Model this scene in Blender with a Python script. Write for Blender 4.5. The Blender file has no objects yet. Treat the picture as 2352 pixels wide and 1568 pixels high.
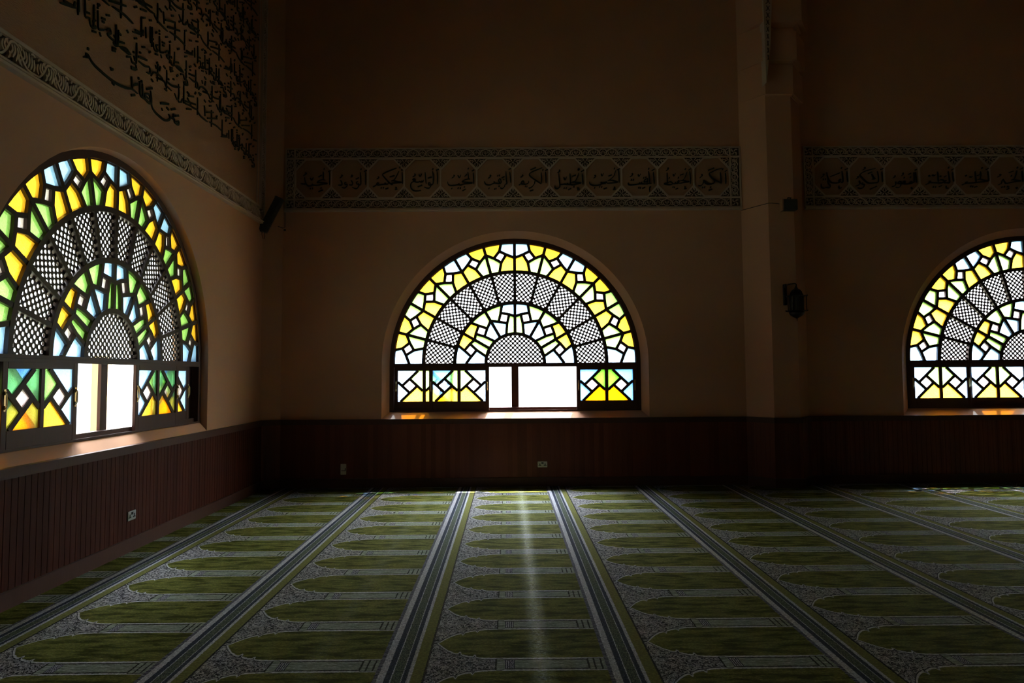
import bpy, bmesh, math, random
from mathutils import Vector, Matrix
random.seed(7)
PI = math.pi
S = bpy.context.scene
C = S.collection

# ---------------------------------------------------------------- camera
cam_d = bpy.data.cameras.new('camera')
cam = bpy.data.objects.new('camera', cam_d)
C.objects.link(cam)
S.camera = cam
F_PX, PITCH, YAW, ROLL, CY = 1621.56, 0.0615, 0.0070, -0.0068, 761.14
cam_d.sensor_fit = 'HORIZONTAL'
cam_d.sensor_width = 36.0
cam_d.lens = F_PX / 2352 * 36.0
cam_d.shift_y = -(784 - CY) / 2352
cam_d.clip_end = 300
# camera axes in the room: X right, Y depth, Z up
cp, sp = math.cos(PITCH), math.sin(PITCH)
cyw, syw = math.cos(YAW), math.sin(YAW)
cr, sr = math.cos(ROLL), math.sin(ROLL)
def cam_dir(u, v):            # v up
    y, z = cp * v + sp, -sp * v + cp
    return Vector((cyw * u + syw * z, -syw * u + cyw * z, y))
o0 = cam_dir(0, 0).normalized()
rx = (cam_dir(1, 0) - cam_dir(0, 0)).normalized()
ry = (cam_dir(0, 1) - cam_dir(0, 0)).normalized()
right = rx * cr + ry * sr
up = ry * cr - rx * sr
M = Matrix.Identity(4)
for i in range(3):
    M[i][0] = right[i]; M[i][1] = up[i]; M[i][2] = -o0[i]
cam.matrix_world = Matrix.Translation((0, 0, 1.7)) @ M

# ---------------------------------------------------------------- light
S.view_settings.view_transform = 'Standard'
S.view_settings.look = 'None'
S.view_settings.gamma = 1
S.view_settings.use_curve_mapping = False
S.view_settings.exposure = 0.22
S.render.film_transparent = False
try:
    S.cycles.use_denoising = True
    S.cycles.max_bounces = 8
    S.cycles.diffuse_bounces = 4
    S.cycles.glossy_bounces = 3
    S.cycles.transmission_bounces = 6
    S.cycles.transparent_max_bounces = 12
    S.cycles.sample_clamp_indirect = 6
    S.cycles.caustics_reflective = False
    S.cycles.caustics_refractive = False
except Exception:
    pass

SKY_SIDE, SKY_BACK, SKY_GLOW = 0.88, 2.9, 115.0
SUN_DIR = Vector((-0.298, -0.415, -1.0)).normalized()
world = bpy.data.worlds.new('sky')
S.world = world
world.use_nodes = True
wn = world.node_tree
wn.nodes.clear()
w_out = wn.nodes.new('ShaderNodeOutputWorld')
w_bg = wn.nodes.new('ShaderNodeBackground')
w_tc = wn.nodes.new('ShaderNodeTexCoord')
def w_range(vec, f0, f1, t0, t1):
    d = wn.nodes.new('ShaderNodeVectorMath'); d.operation = 'DOT_PRODUCT'
    d.inputs[1].default_value = Vector(vec).normalized()
    m_ = wn.nodes.new('ShaderNodeMapRange'); m_.interpolation_type = 'SMOOTHSTEP'
    for k_, v_ in (('From Min', f0), ('From Max', f1), ('To Min', t0), ('To Max', t1)): m_.inputs[k_].default_value = v_
    wn.links.new(w_tc.outputs['Generated'], d.inputs[0]); wn.links.new(d.outputs['Value'], m_.inputs['Value'])
    return m_.outputs['Result']
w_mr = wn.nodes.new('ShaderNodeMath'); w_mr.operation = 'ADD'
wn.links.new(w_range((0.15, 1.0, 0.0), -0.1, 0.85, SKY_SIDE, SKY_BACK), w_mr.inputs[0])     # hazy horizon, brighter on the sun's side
wn.links.new(w_range(-SUN_DIR, 0.5, 1.0, 0.0, SKY_GLOW), w_mr.inputs[1])                   # unseen broad glow around the sun, added to brighten the room
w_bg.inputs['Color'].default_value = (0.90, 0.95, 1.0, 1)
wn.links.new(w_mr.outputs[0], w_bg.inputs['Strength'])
wn.links.new(w_bg.outputs[0], w_out.inputs[0])

sun_d = bpy.data.lights.new('sun', 'SUN')
sun_d.energy = 44.0
sun_d.angle = math.radians(0.53)
sun_d.color = (1.0, 0.95, 0.86)
sun = bpy.data.objects.new('sun', sun_d)
C.objects.link(sun)
sun.rotation_euler = SUN_DIR.to_track_quat('-Z', 'Y').to_euler()
sun.location = (3, 14, 12)

# ---------------------------------------------------------------- helpers
def obj(name, bm, mats=None, parent=None, smooth=False):
    me = bpy.data.meshes.new(name)
    bmesh.ops.recalc_face_normals(bm, faces=bm.faces) if getattr(bm, 'fixn', True) else None
    bm.to_mesh(me); bm.free()
    if mats is not None:
        for m in (mats if isinstance(mats, (list, tuple)) else [mats]):
            me.materials.append(m)
    if smooth:
        for p in me.polygons: p.use_smooth = True
    o = bpy.data.objects.new(name, me)
    C.objects.link(o)
    if parent: o.parent = parent
    return o

def tag(o, label=None, cat=None, group=None, kind=None):
    if label: o['label'] = label
    if cat: o['category'] = cat
    if group: o['group'] = group
    if kind: o['kind'] = kind
    return o

def empty(name, loc=(0, 0, 0), rz=0.0):
    o = bpy.data.objects.new(name, None)
    C.objects.link(o); o.location = loc; o.rotation_euler = (0, 0, rz)
    o.empty_display_size = 0.1
    return o

def box(bm, x0, x1, y0, y1, z0, z1, mi=0):
    v = [bm.verts.new((x, y, z)) for x in (x0, x1) for y in (y0, y1) for z in (z0, z1)]
    for q in ((0, 1, 3, 2), (4, 6, 7, 5), (0, 4, 5, 1), (2, 3, 7, 6), (0, 2, 6, 4), (1, 5, 7, 3)):
        f = bm.faces.new([v[i] for i in q]); f.material_index = mi

def prism(bm, pts, a, b, frame, mi=0):
    """closed outline pts (p,q) extruded from a to b; frame(p,q,t)->xyz"""
    n = len(pts)
    A = [bm.verts.new(frame(p, q, a)) for p, q in pts]
    B = [bm.verts.new(frame(p, q, b)) for p, q in pts]
    for L in (A, B):
        try:
            f = bm.faces.new(L); f.material_index = mi
        except ValueError: pass
    for i in range(n):
        j = (i + 1) % n
        f = bm.faces.new((A[i], A[j], B[j], B[i])); f.material_index = mi

def front(p, q, t): return (p, t, q)           # outline in X-Z, extruded in Y
def side(p, q, t): return (t, p, q)            # outline in Y-Z, extruded in X

def lathe(bm, prof, cx=0, cy=0, n=24, mi=0, sx=1, sy=1):
    rings = []
    for r, z in prof:
        rings.append([bm.verts.new((cx + sx * r * math.cos(2 * PI * k / n), cy + sy * r * math.sin(2 * PI * k / n), z)) for k in range(n)])
    for a, b in zip(rings, rings[1:]):
        for k in range(n):
            f = bm.faces.new((a[k], a[(k + 1) % n], b[(k + 1) % n], b[k])); f.material_index = mi
    for r in (rings[0], rings[-1]):
        try: bm.faces.new(r).material_index = mi
        except ValueError: pass

def tube(bm, pts, r, n=8, mi=0):
    pts = [Vector(p) for p in pts]
    rings = []
    for i, p in enumerate(pts):
        d = (pts[min(i + 1, len(pts) - 1)] - pts[max(i - 1, 0)]).normalized()
        a = d.orthogonal().normalized() if i == 0 else (pa - d * pa.dot(d)).normalized()
        pa = a
        b = d.cross(a)
        rr = r[i] if isinstance(r, (list, tuple)) else r
        rings.append([bm.verts.new(p + (a * math.cos(2 * PI * k / n) + b * math.sin(2 * PI * k / n)) * rr) for k in range(n)])
    for a, b in zip(rings, rings[1:]):
        for k in range(n):
            f = bm.faces.new((a[k], a[(k + 1) % n], b[(k + 1) % n], b[k])); f.material_index = mi
    bm.faces.new(rings[0]).material_index = mi
    bm.faces.new(rings[-1]).material_index = mi

def smooth_line(P, m=4):
    if len(P) < 3: return P
    out = []
    for i in range(len(P) - 1):
        p0 = P[max(i - 1, 0)]; p1 = P[i]; p2 = P[i + 1]; p3 = P[min(i + 2, len(P) - 1)]
        for k in range(m):
            t = k / m
            out.append(tuple(0.5 * ((2 * p1[c]) + (-p0[c] + p2[c]) * t + (2 * p0[c] - 5 * p1[c] + 4 * p2[c] - p3[c]) * t * t + (-p0[c] + 3 * p1[c] - 3 * p2[c] + p3[c]) * t ** 3) for c in (0, 1)))
    out.append(P[-1])
    return out

RC = [0]
def ribbon(bm, P, w, t0, t1, frame, nib=None, taper=0.35, mi=0):
    """raised stroke along 2-D points P; nib = pen angle, gives thick and thin strokes"""
    RC[0] += 1
    t1 = t1 + (1 if t1 > t0 else -1) * .0003 * (RC[0] % 9)      # carved by hand: no two strokes at quite the same height
    n = len(P)
    L, R = [], []
    for i in range(n):
        a = P[max(i - 1, 0)]; b = P[min(i + 1, n - 1)]
        dx, dy = b[0] - a[0], b[1] - a[1]
        l = math.hypot(dx, dy) or 1e-9
        dx /= l; dy /= l
        h = w / 2
        if nib is not None:
            ang = math.atan2(dy, dx)
            h *= 0.42 + 0.58 * abs(math.sin(ang - nib))
        if n > 3 and taper:
            e = min(i, n - 1 - i) / (n * 0.18)
            h *= taper + (1 - taper) * min(1, e)
        L.append((P[i][0] - dy * h, P[i][1] + dx * h)); R.append((P[i][0] + dy * h, P[i][1] - dx * h))
    vt = [(bm.verts.new(frame(l[0], l[1], t1)), bm.verts.new(frame(r[0], r[1], t1)), bm.verts.new(frame(l[0], l[1], t0)), bm.verts.new(frame(r[0], r[1], t0))) for l, r in zip(L, R)]
    for a, b in zip(vt, vt[1:]):
        for q in ((a[0], b[0], b[1], a[1]), (a[2], b[2], b[0], a[0]), (a[1], b[1], b[3], a[3])):
            bm.faces.new(q).material_index = mi
    for e in (vt[0], vt[-1]):
        bm.faces.new((e[0], e[1], e[3], e[2])).material_index = mi

# ---------------------------------------------------------------- materials
class NT:
    def __init__(s, name):
        s.m = bpy.data.materials.new(name); s.m.use_nodes = True
        s.t = s.m.node_tree; s.t.nodes.clear()
        s.out = s.t.nodes.new('ShaderNodeOutputMaterial')
    def n(s, ty, **k):
        nd = s.t.nodes.new(ty)
        for a, b in k.items(): setattr(nd, a, b)
        return nd
    def l(s, a, b): s.t.links.new(a, b)
    def set(s, sock, v):
        if hasattr(v, 'is_linked') or hasattr(v, 'links'): s.l(v, sock)
        else: sock.default_value = v
    def math(s, op, a, b=None, c=None, clamp=False):
        nd = s.n('ShaderNodeMath', operation=op, use_clamp=clamp)
        s.set(nd.inputs[0], a)
        if b is not None: s.set(nd.inputs[1], b)
        if c is not None: s.set(nd.inputs[2], c)
        return nd.outputs[0]
    def step(s, v, e, soft=0.0015):          # 1 when v > e
        nd = s.n('ShaderNodeMapRange')
        s.set(nd.inputs['Value'], v)
        if isinstance(e, (int, float)):
            nd.inputs['From Min'].default_value = e - soft; nd.inputs['From Max'].default_value = e + soft
        else:
            s.l(s.math('SUBTRACT', e, soft), nd.inputs['From Min']); s.l(s.math('ADD', e, soft), nd.inputs['From Max'])
        return nd.outputs[0]
    def band(s, v, a, b, soft=0.0015):
        return s.math('MULTIPLY', s.step(v, a, soft), s.math('SUBTRACT', 1.0, s.step(v, b, soft)))
    def mix(s, f, a, b):
        nd = s.n('ShaderNodeMix', data_type='RGBA')
        s.set(nd.inputs[0], f); s.set(nd.inputs[6], a); s.set(nd.inputs[7], b)
        return nd.outputs[2]
    def noise(s, vec, scale, detail=3, rough=0.5, dist=0.0):
        nd = s.n('ShaderNodeTexNoise')
        if vec is not None: s.l(vec, nd.inputs['Vector'])
        nd.inputs['Scale'].default_value = scale; nd.inputs['Detail'].default_value = detail
        nd.inputs['Roughness'].default_value = rough; nd.inputs['Distortion'].default_value = dist
        return nd.outputs['Fac']
    def stretch(s, vec, sc):
        nd = s.n('ShaderNodeMapping'); s.l(vec, nd.inputs['Vector']); nd.inputs['Scale'].default_value = sc
        return nd.outputs[0]
    def principled(s, col, rough=0.6, spec=0.3, bump=None, bstr=0.3, bdist=0.01, **k):
        p = s.n('ShaderNodeBsdfPrincipled')
        s.set(p.inputs['Base Color'], col); s.set(p.inputs['Roughness'], rough)
        p.inputs['Specular IOR Level'].default_value = spec
        for a, b in k.items(): s.set(p.inputs[a.replace('_', ' ')], b)
        if bump is not None:
            b = s.n('ShaderNodeBump'); b.inputs['Strength'].default_value = bstr; b.inputs['Distance'].default_value = bdist
            s.l(bump, b.inputs['Height']); s.l(b.outputs[0], p.inputs['Normal'])
        s.l(p.outputs[0], s.out.inputs[0])
        return p
def rgb(r, g, b): return (r, g, b, 1)

def mat_plaster(name, c1, c2, bscale=60, bstr=0.15, bdist=0.004, rough=0.75, spec=0.2, aniso=None):
    m = NT(name); pos = m.n('ShaderNodeNewGeometry').outputs['Position']
    a = m.noise(pos, 1.3, 4, 0.6)
    v = m.stretch(pos, aniso) if aniso else pos
    b = m.noise(v, bscale, 4, 0.6)
    m.principled(m.mix(m.step(a, 0.5, 0.25), c1, c2), rough, spec, b, bstr, bdist)
    return m.m

M_WALL = mat_plaster('painted_plaster', rgb(.50, .285, .18), rgb(.54, .31, .20), 45, .12)
M_ROUGH = mat_plaster('rough_stucco', rgb(.39, .225, .14), rgb(.45, .265, .17), 70, .9, .02, aniso=(1, .45, 1.6))
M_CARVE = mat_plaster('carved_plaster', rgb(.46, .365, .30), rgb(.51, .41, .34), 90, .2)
M_CARVE_BACK = mat_plaster('carved_recess_shade', rgb(.07, .055, .04), rgb(.09, .07, .05), 90, .2)  # backing darker than the carving; recess shade deepened in the colour
M_OCT = mat_plaster('octagon_field', rgb(.33, .20, .13), rgb(.37, .23, .15), 45, .1)
M_INK = mat_plaster('dark_green_lettering', rgb(.012, .02, .014), rgb(.02, .03, .02), 45, .1, rough=.45)
M_CEIL = mat_plaster('ceiling_paint', rgb(.13, .09, .06), rgb(.15, .10, .07), 30, .1)
M_OUT = mat_plaster('outside_render', rgb(.10, .11, .08), rgb(.13, .14, .10), 10, .1)

M_POST = mat_plaster('cream_render', rgb(.50, .38, .20), rgb(.54, .42, .23), 10, .1)

def mat_wood(name, c1, c2, rough=.3, pitch=None, axis=0, spec=.5):
    m = NT(name); g = m.n('ShaderNodeNewGeometry'); pos = g.outputs['Position']
    grain = m.noise(m.stretch(pos, (14, 14, 1.2)), 4, 4, .6, .4)
    col = m.mix(grain, c1, c2)
    bump = grain
    if pitch:
        sx = m.n('ShaderNodeSeparateXYZ'); m.l(pos, sx.inputs[0])
        u = m.math('DIVIDE', sx.outputs[axis], pitch)
        wn_ = m.n('ShaderNodeTexWhiteNoise', noise_dimensions='1D'); m.l(m.math('FLOOR', u), wn_.inputs['W'])
        col = m.mix(m.math('MULTIPLY', wn_.outputs['Value'], .55), col, rgb(c1[0] * .35, c1[1] * .3, c1[2] * .3))
    m.principled(col, rough, spec, bump, .15, .003)
    return m.m
M_WOOD = mat_wood('dark_varnished_wood', rgb(.050, .022, .016), rgb(.075, .032, .023), .5, spec=.2)
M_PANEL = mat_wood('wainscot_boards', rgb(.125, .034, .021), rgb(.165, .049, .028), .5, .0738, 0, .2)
M_PANEL_L = mat_wood('wainscot_boards_shaded', rgb(.055, .014, .009), rgb(.08, .022, .013), .6, .0738, 1, .08)  # same boards, the left wall's weaker light put into a darker colour
M_LATT = mat_wood('lattice_wood', rgb(.030, .018, .015), rgb(.045, .026, .020), .55, spec=.2)

def mat_simple(name, c, rough=.5, spec=.4, metal=0.0):
    m = NT(name); pos = m.n('ShaderNodeNewGeometry').outputs['Position']
    a = m.noise(pos, 35, 3)
    p = m.principled(m.mix(a, c, tuple(x * .8 for x in c[:3]) + (1,)), rough, spec, Metallic=metal)
    return m.m
M_IRON = mat_simple('black_iron', rgb(.012, .011, .01), .4, .5, .6)
M_BRASS = mat_simple('aged_brass', rgb(.55, .40, .18), .35, .5, 1.0)
M_PLATE = mat_simple('ivory_plastic', rgb(.62, .60, .52), .35)
M_STEEL = mat_simple('brushed_steel_plate', rgb(.5, .52, .54), .35, .5, .9)
M_BLACK = mat_simple('black_plastic', rgb(.01, .01, .01), .4)
M_GREY = mat_simple('dark_grey_enamel', rgb(.05, .055, .055), .45)
M_CABLE = mat_simple('black_cable', rgb(.02, .016, .013), .5)

def mat_glass(name, c, tl=.55):
    m = NT(name); g = m.n('ShaderNodeNewGeometry'); pos = g.outputs['Position']
    ns = m.noise(pos, 55, 2, .5)
    b = m.n('ShaderNodeBump'); b.inputs['Strength'].default_value = .5; b.inputs['Distance'].default_value = .012; m.l(ns, b.inputs['Height'])
    # hammered glass: thickness varies, so the tint varies a little
    col = m.mix(ns, c, tuple(min(1, x ** .75) for x in c[:3]) + (1,))
    t = m.n('ShaderNodeBsdfTranslucent'); m.l(col, t.inputs[0]); m.l(b.outputs[0], t.inputs['Normal'])
    tr = m.n('ShaderNodeBsdfTransparent'); m.l(col, tr.inputs[0])
    gl = m.n('ShaderNodeBsdfGlossy'); gl.inputs['Roughness'].default_value = .15; m.l(b.outputs[0], gl.inputs['Normal'])
    x = m.n('ShaderNodeMixShader'); x.inputs[0].default_value = tl; m.l(tr.outputs[0], x.inputs[1]); m.l(t.outputs[0], x.inputs[2])
    y = m.n('ShaderNodeMixShader'); y.inputs[0].default_value = .05; m.l(x.outputs[0], y.inputs[1]); m.l(gl.outputs[0], y.inputs[2])
    m.l(y.outputs[0], m.out.inputs[0])
    return m.m
M_GL = dict(
    y=mat_glass('amber_glass', rgb(.95, .44, .014)),
    b=mat_glass('blue_glass', rgb(.24, .48, .84)),
    g=mat_glass('green_glass', rgb(.19, .44, .075)),
    w=mat_glass('clear_textured_glass', rgb(.80, .70, .72)))
GL = [M_GL['y'], M_GL['b'], M_GL['g'], M_GL['w']]
GI = dict(y=0, b=1, g=2, w=3)

# prayer carpet: pattern from object coordinates, x = 0..P across the strip
P_STRIP, ROW, R0, X_STRIPE = 1.3365, .6629, 10.2391, -.7675
def mat_carpet():
    m = NT('prayer_carpet_pile')
    tc = m.n('ShaderNodeTexCoord'); pos = tc.outputs['Object']
    wob = m.noise(pos, 60, 2, .5)
    wob2 = m.math('MULTIPLY', m.math('SUBTRACT', wob, .5), .014)
    sep = m.n('ShaderNodeSeparateXYZ'); m.l(pos, sep.inputs[0])
    s = m.math('FLOORED_MODULO', m.math('ADD', sep.outputs[0], wob2), P_STRIP)
    # s counts from the start of the stripe; objects start .287 before it at the seam
    t = m.math('ADD', sep.outputs[1], wob2)
    q = m.math('PINGPONG', t, ROW / 2)                 # distance from the column line
    c = m.math('SUBTRACT', ROW / 2, q)                 # distance from the arch axis
    # arch half width against s
    fc = m.n('ShaderNodeFloatCurve'); cv = fc.mapping.curves[0]
    pts = [(0, 0), (.310, 0), (.330, .035), (.352, .075), (.385, .125), (.425, .168), (.452, .182), (.466, .150), (.478, .196), (.52, .224), (.546, .230), (.558, .200), (.570, .240), (.61, .252), (.66, .256), (.70, .258), (1, .258)]
    while len(cv.points) > 2: cv.points.remove(cv.points[1])
    for i, (x, y) in enumerate(pts):
        if i == 0: cv.points[0].location = (x / 1.0, y * 2)
        elif i == len(pts) - 1: cv.points[-1].location = (1, y * 2)
        else: cv.points.new(x, y * 2)
    for p in cv.points: p.handle_type = 'VECTOR'
    fc.mapping.update()
    m.l(s, fc.inputs['Value'])
    h = m.math('MULTIPLY', fc.outputs[0], .5)
    d = m.math('SUBTRACT', h, c)                       # > 0 inside the arch
    inside = m.step(d, .021, .002)
    outline = m.band(d, 0.0, .021, .002)
    darkline = m.band(d, -.010, 0.0, .002)
    # greens
    big = m.noise(m.stretch(pos, (2.6, 10, 1)), 1.6, 6, .62, .3)
    fine = m.noise(m.stretch(pos, (25, 60, 1)), 3, 3, .6)
    g1 = m.mix(m.step(big, .49, .09), rgb(.045, .052, .006), rgb(.21, .22, .05))
    green = m.mix(m.math('MULTIPLY', m.step(fine, .5, .15), .6), g1, rgb(.04, .046, .008))
    # arabesque
    def vine(sc, off, wd):
        mp = m.n('ShaderNodeMapping'); m.l(pos, mp.inputs['Vector']); mp.inputs['Location'].default_value = (off, off * 1.7, 0)
        nz = m.noise(mp.outputs[0], sc, 1.2, .4, 1.4)
        return m.math('SUBTRACT', 1.0, m.step(m.math('ABSOLUTE', m.math('SUBTRACT', nz, .5)), wd, .010))
    ar = m.math('MAXIMUM', m.math('MAXIMUM', vine(17, 0, .026), vine(24, 3.1, .030)), vine(31, 7.7, .028))
    arab = m.mix(ar, rgb(.014, .016, .024), rgb(.42, .42, .45))
    col = m.mix(darkline, m.mix(outline, arab, rgb(.50, .51, .55)), rgb(.02, .022, .035))
    col = m.mix(inside, col, green)
    # columns between the arches
    shaft_c = m.mix(m.step(m.noise(m.stretch(pos, (6, 90, 1)), 1.5, 2), .5, .12), rgb(.14, .17, .13), rgb(.36, .40, .37))
    in_s = m.step(s, .69, .002)
    wq = m.math('ADD', .058, m.math('MULTIPLY', m.math('SUBTRACT', 1.0, m.step(s, .735, .012)), .022))
    wq = m.math('ADD', wq, m.math('MULTIPLY', m.step(s, 1.235, .002), .018))
    colm = m.math('MULTIPLY', in_s, m.math('SUBTRACT', 1.0, m.step(q, wq, .002)))
    rim = m.math('MULTIPLY', in_s, m.band(q, wq, m.math('ADD', wq, .008), .002))
    col = m.mix(rim, col, rgb(.03, .032, .022))
    col = m.mix(colm, col, shaft_c)
    stripes = m.math('GREATER_THAN', m.math('SINE', m.math('MULTIPLY', s, 2 * PI / .0128)), 0.0)
    capz = m.math('MULTIPLY', m.band(s, .742, .800, .001), colm)
    col = m.mix(capz, col, m.mix(stripes, rgb(.40, .40, .46), rgb(.02, .02, .055)))
    for e in (.690, 1.235, 1.272, 1.312):
        col = m.mix(m.math('MULTIPLY', m.band(s, e - .005, e + .005, .001), m.step(wq, q, .002)), col, rgb(.02, .022, .02))
    # stripe border
    fr = m.math('GREATER_THAN', m.math('SINE', m.math('MULTIPLY', t, 2 * PI / .021)), 0.1)
    fibre = m.step(m.noise(m.stretch(pos, (70, 22, 1)), 2, 3, .8), .5, .14)
    lightc = m.mix(fibre, rgb(.26, .27, .33), rgb(.62, .63, .70))
    navy = m.mix(fibre, rgb(.012, .018, .035), rgb(.06, .075, .12))
    gmix = m.mix(m.step(fibre, .5, .1), rgb(.035, .05, .05), rgb(.14, .17, .12))
    olive = m.mix(fine, rgb(.13, .14, .035), rgb(.20, .205, .07))
    for a, b, k in ((-.001, .026, m.mix(fr, rgb(.20, .21, .25), rgb(.02, .02, .05))), (.024, .066, lightc), (.064, .100, navy), (.098, .105, lightc), (.104, .160, gmix), (.158, .164, lightc), (.163, .192, navy), (.190, .214, lightc), (.212, .280, olive), (.278, .290, rgb(.012, .014, .02))):
        col = m.mix(m.band(s, a, b, .0015), col, k)
    # the strip object starts at the dark seam
    pile = m.noise(m.stretch(pos, (1, 2.2, 1)), 160, 3, .7)
    clump = m.noise(m.stretch(pos, (1, 2.0, 1)), 45, 3, .6)
    hgt = m.math('ADD', m.math('MULTIPLY', pile, .5), clump)
    col = m.mix(m.math('MULTIPLY', m.step(clump, .47, .06), .38), col, rgb(.012, .014, .008))
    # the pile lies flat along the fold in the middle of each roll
    fold_sheen = m.math('SUBTRACT', 1.0, m.math('SMOOTH_MIN', m.math('DIVIDE', m.math('ABSOLUTE', m.math('SUBTRACT', s, .955)), .085), 1.0, .3), clamp=True)
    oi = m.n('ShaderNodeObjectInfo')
    fold_sheen = m.math('MULTIPLY', fold_sheen, m.math('MULTIPLY', oi.outputs['Object Index'], .01), clamp=True)
    fold_sheen = m.math('MULTIPLY', fold_sheen, m.math('ADD', .12, m.math('MULTIPLY', m.step(m.noise(m.stretch(pos, (1, 2.6, 1)), 38, 4, .75), .52, .07), .88)))
    col = m.mix(m.math('MULTIPLY', m.math('MULTIPLY', fold_sheen, m.step(clump, .50, .05)), .95), col, rgb(.30, .36, .20))  # window sheen on the flattened pile painted as a paler green
    pr_ = m.principled(col, m.math('SUBTRACT', .92, m.math('MULTIPLY', fold_sheen, .40)), .10, hgt, .9, .014)
    m.l(m.math('ADD', .03, m.math('MULTIPLY', fold_sheen, .24)), pr_.inputs['Specular IOR Level'])
    return m.m
M_CARPET = mat_carpet()
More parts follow.
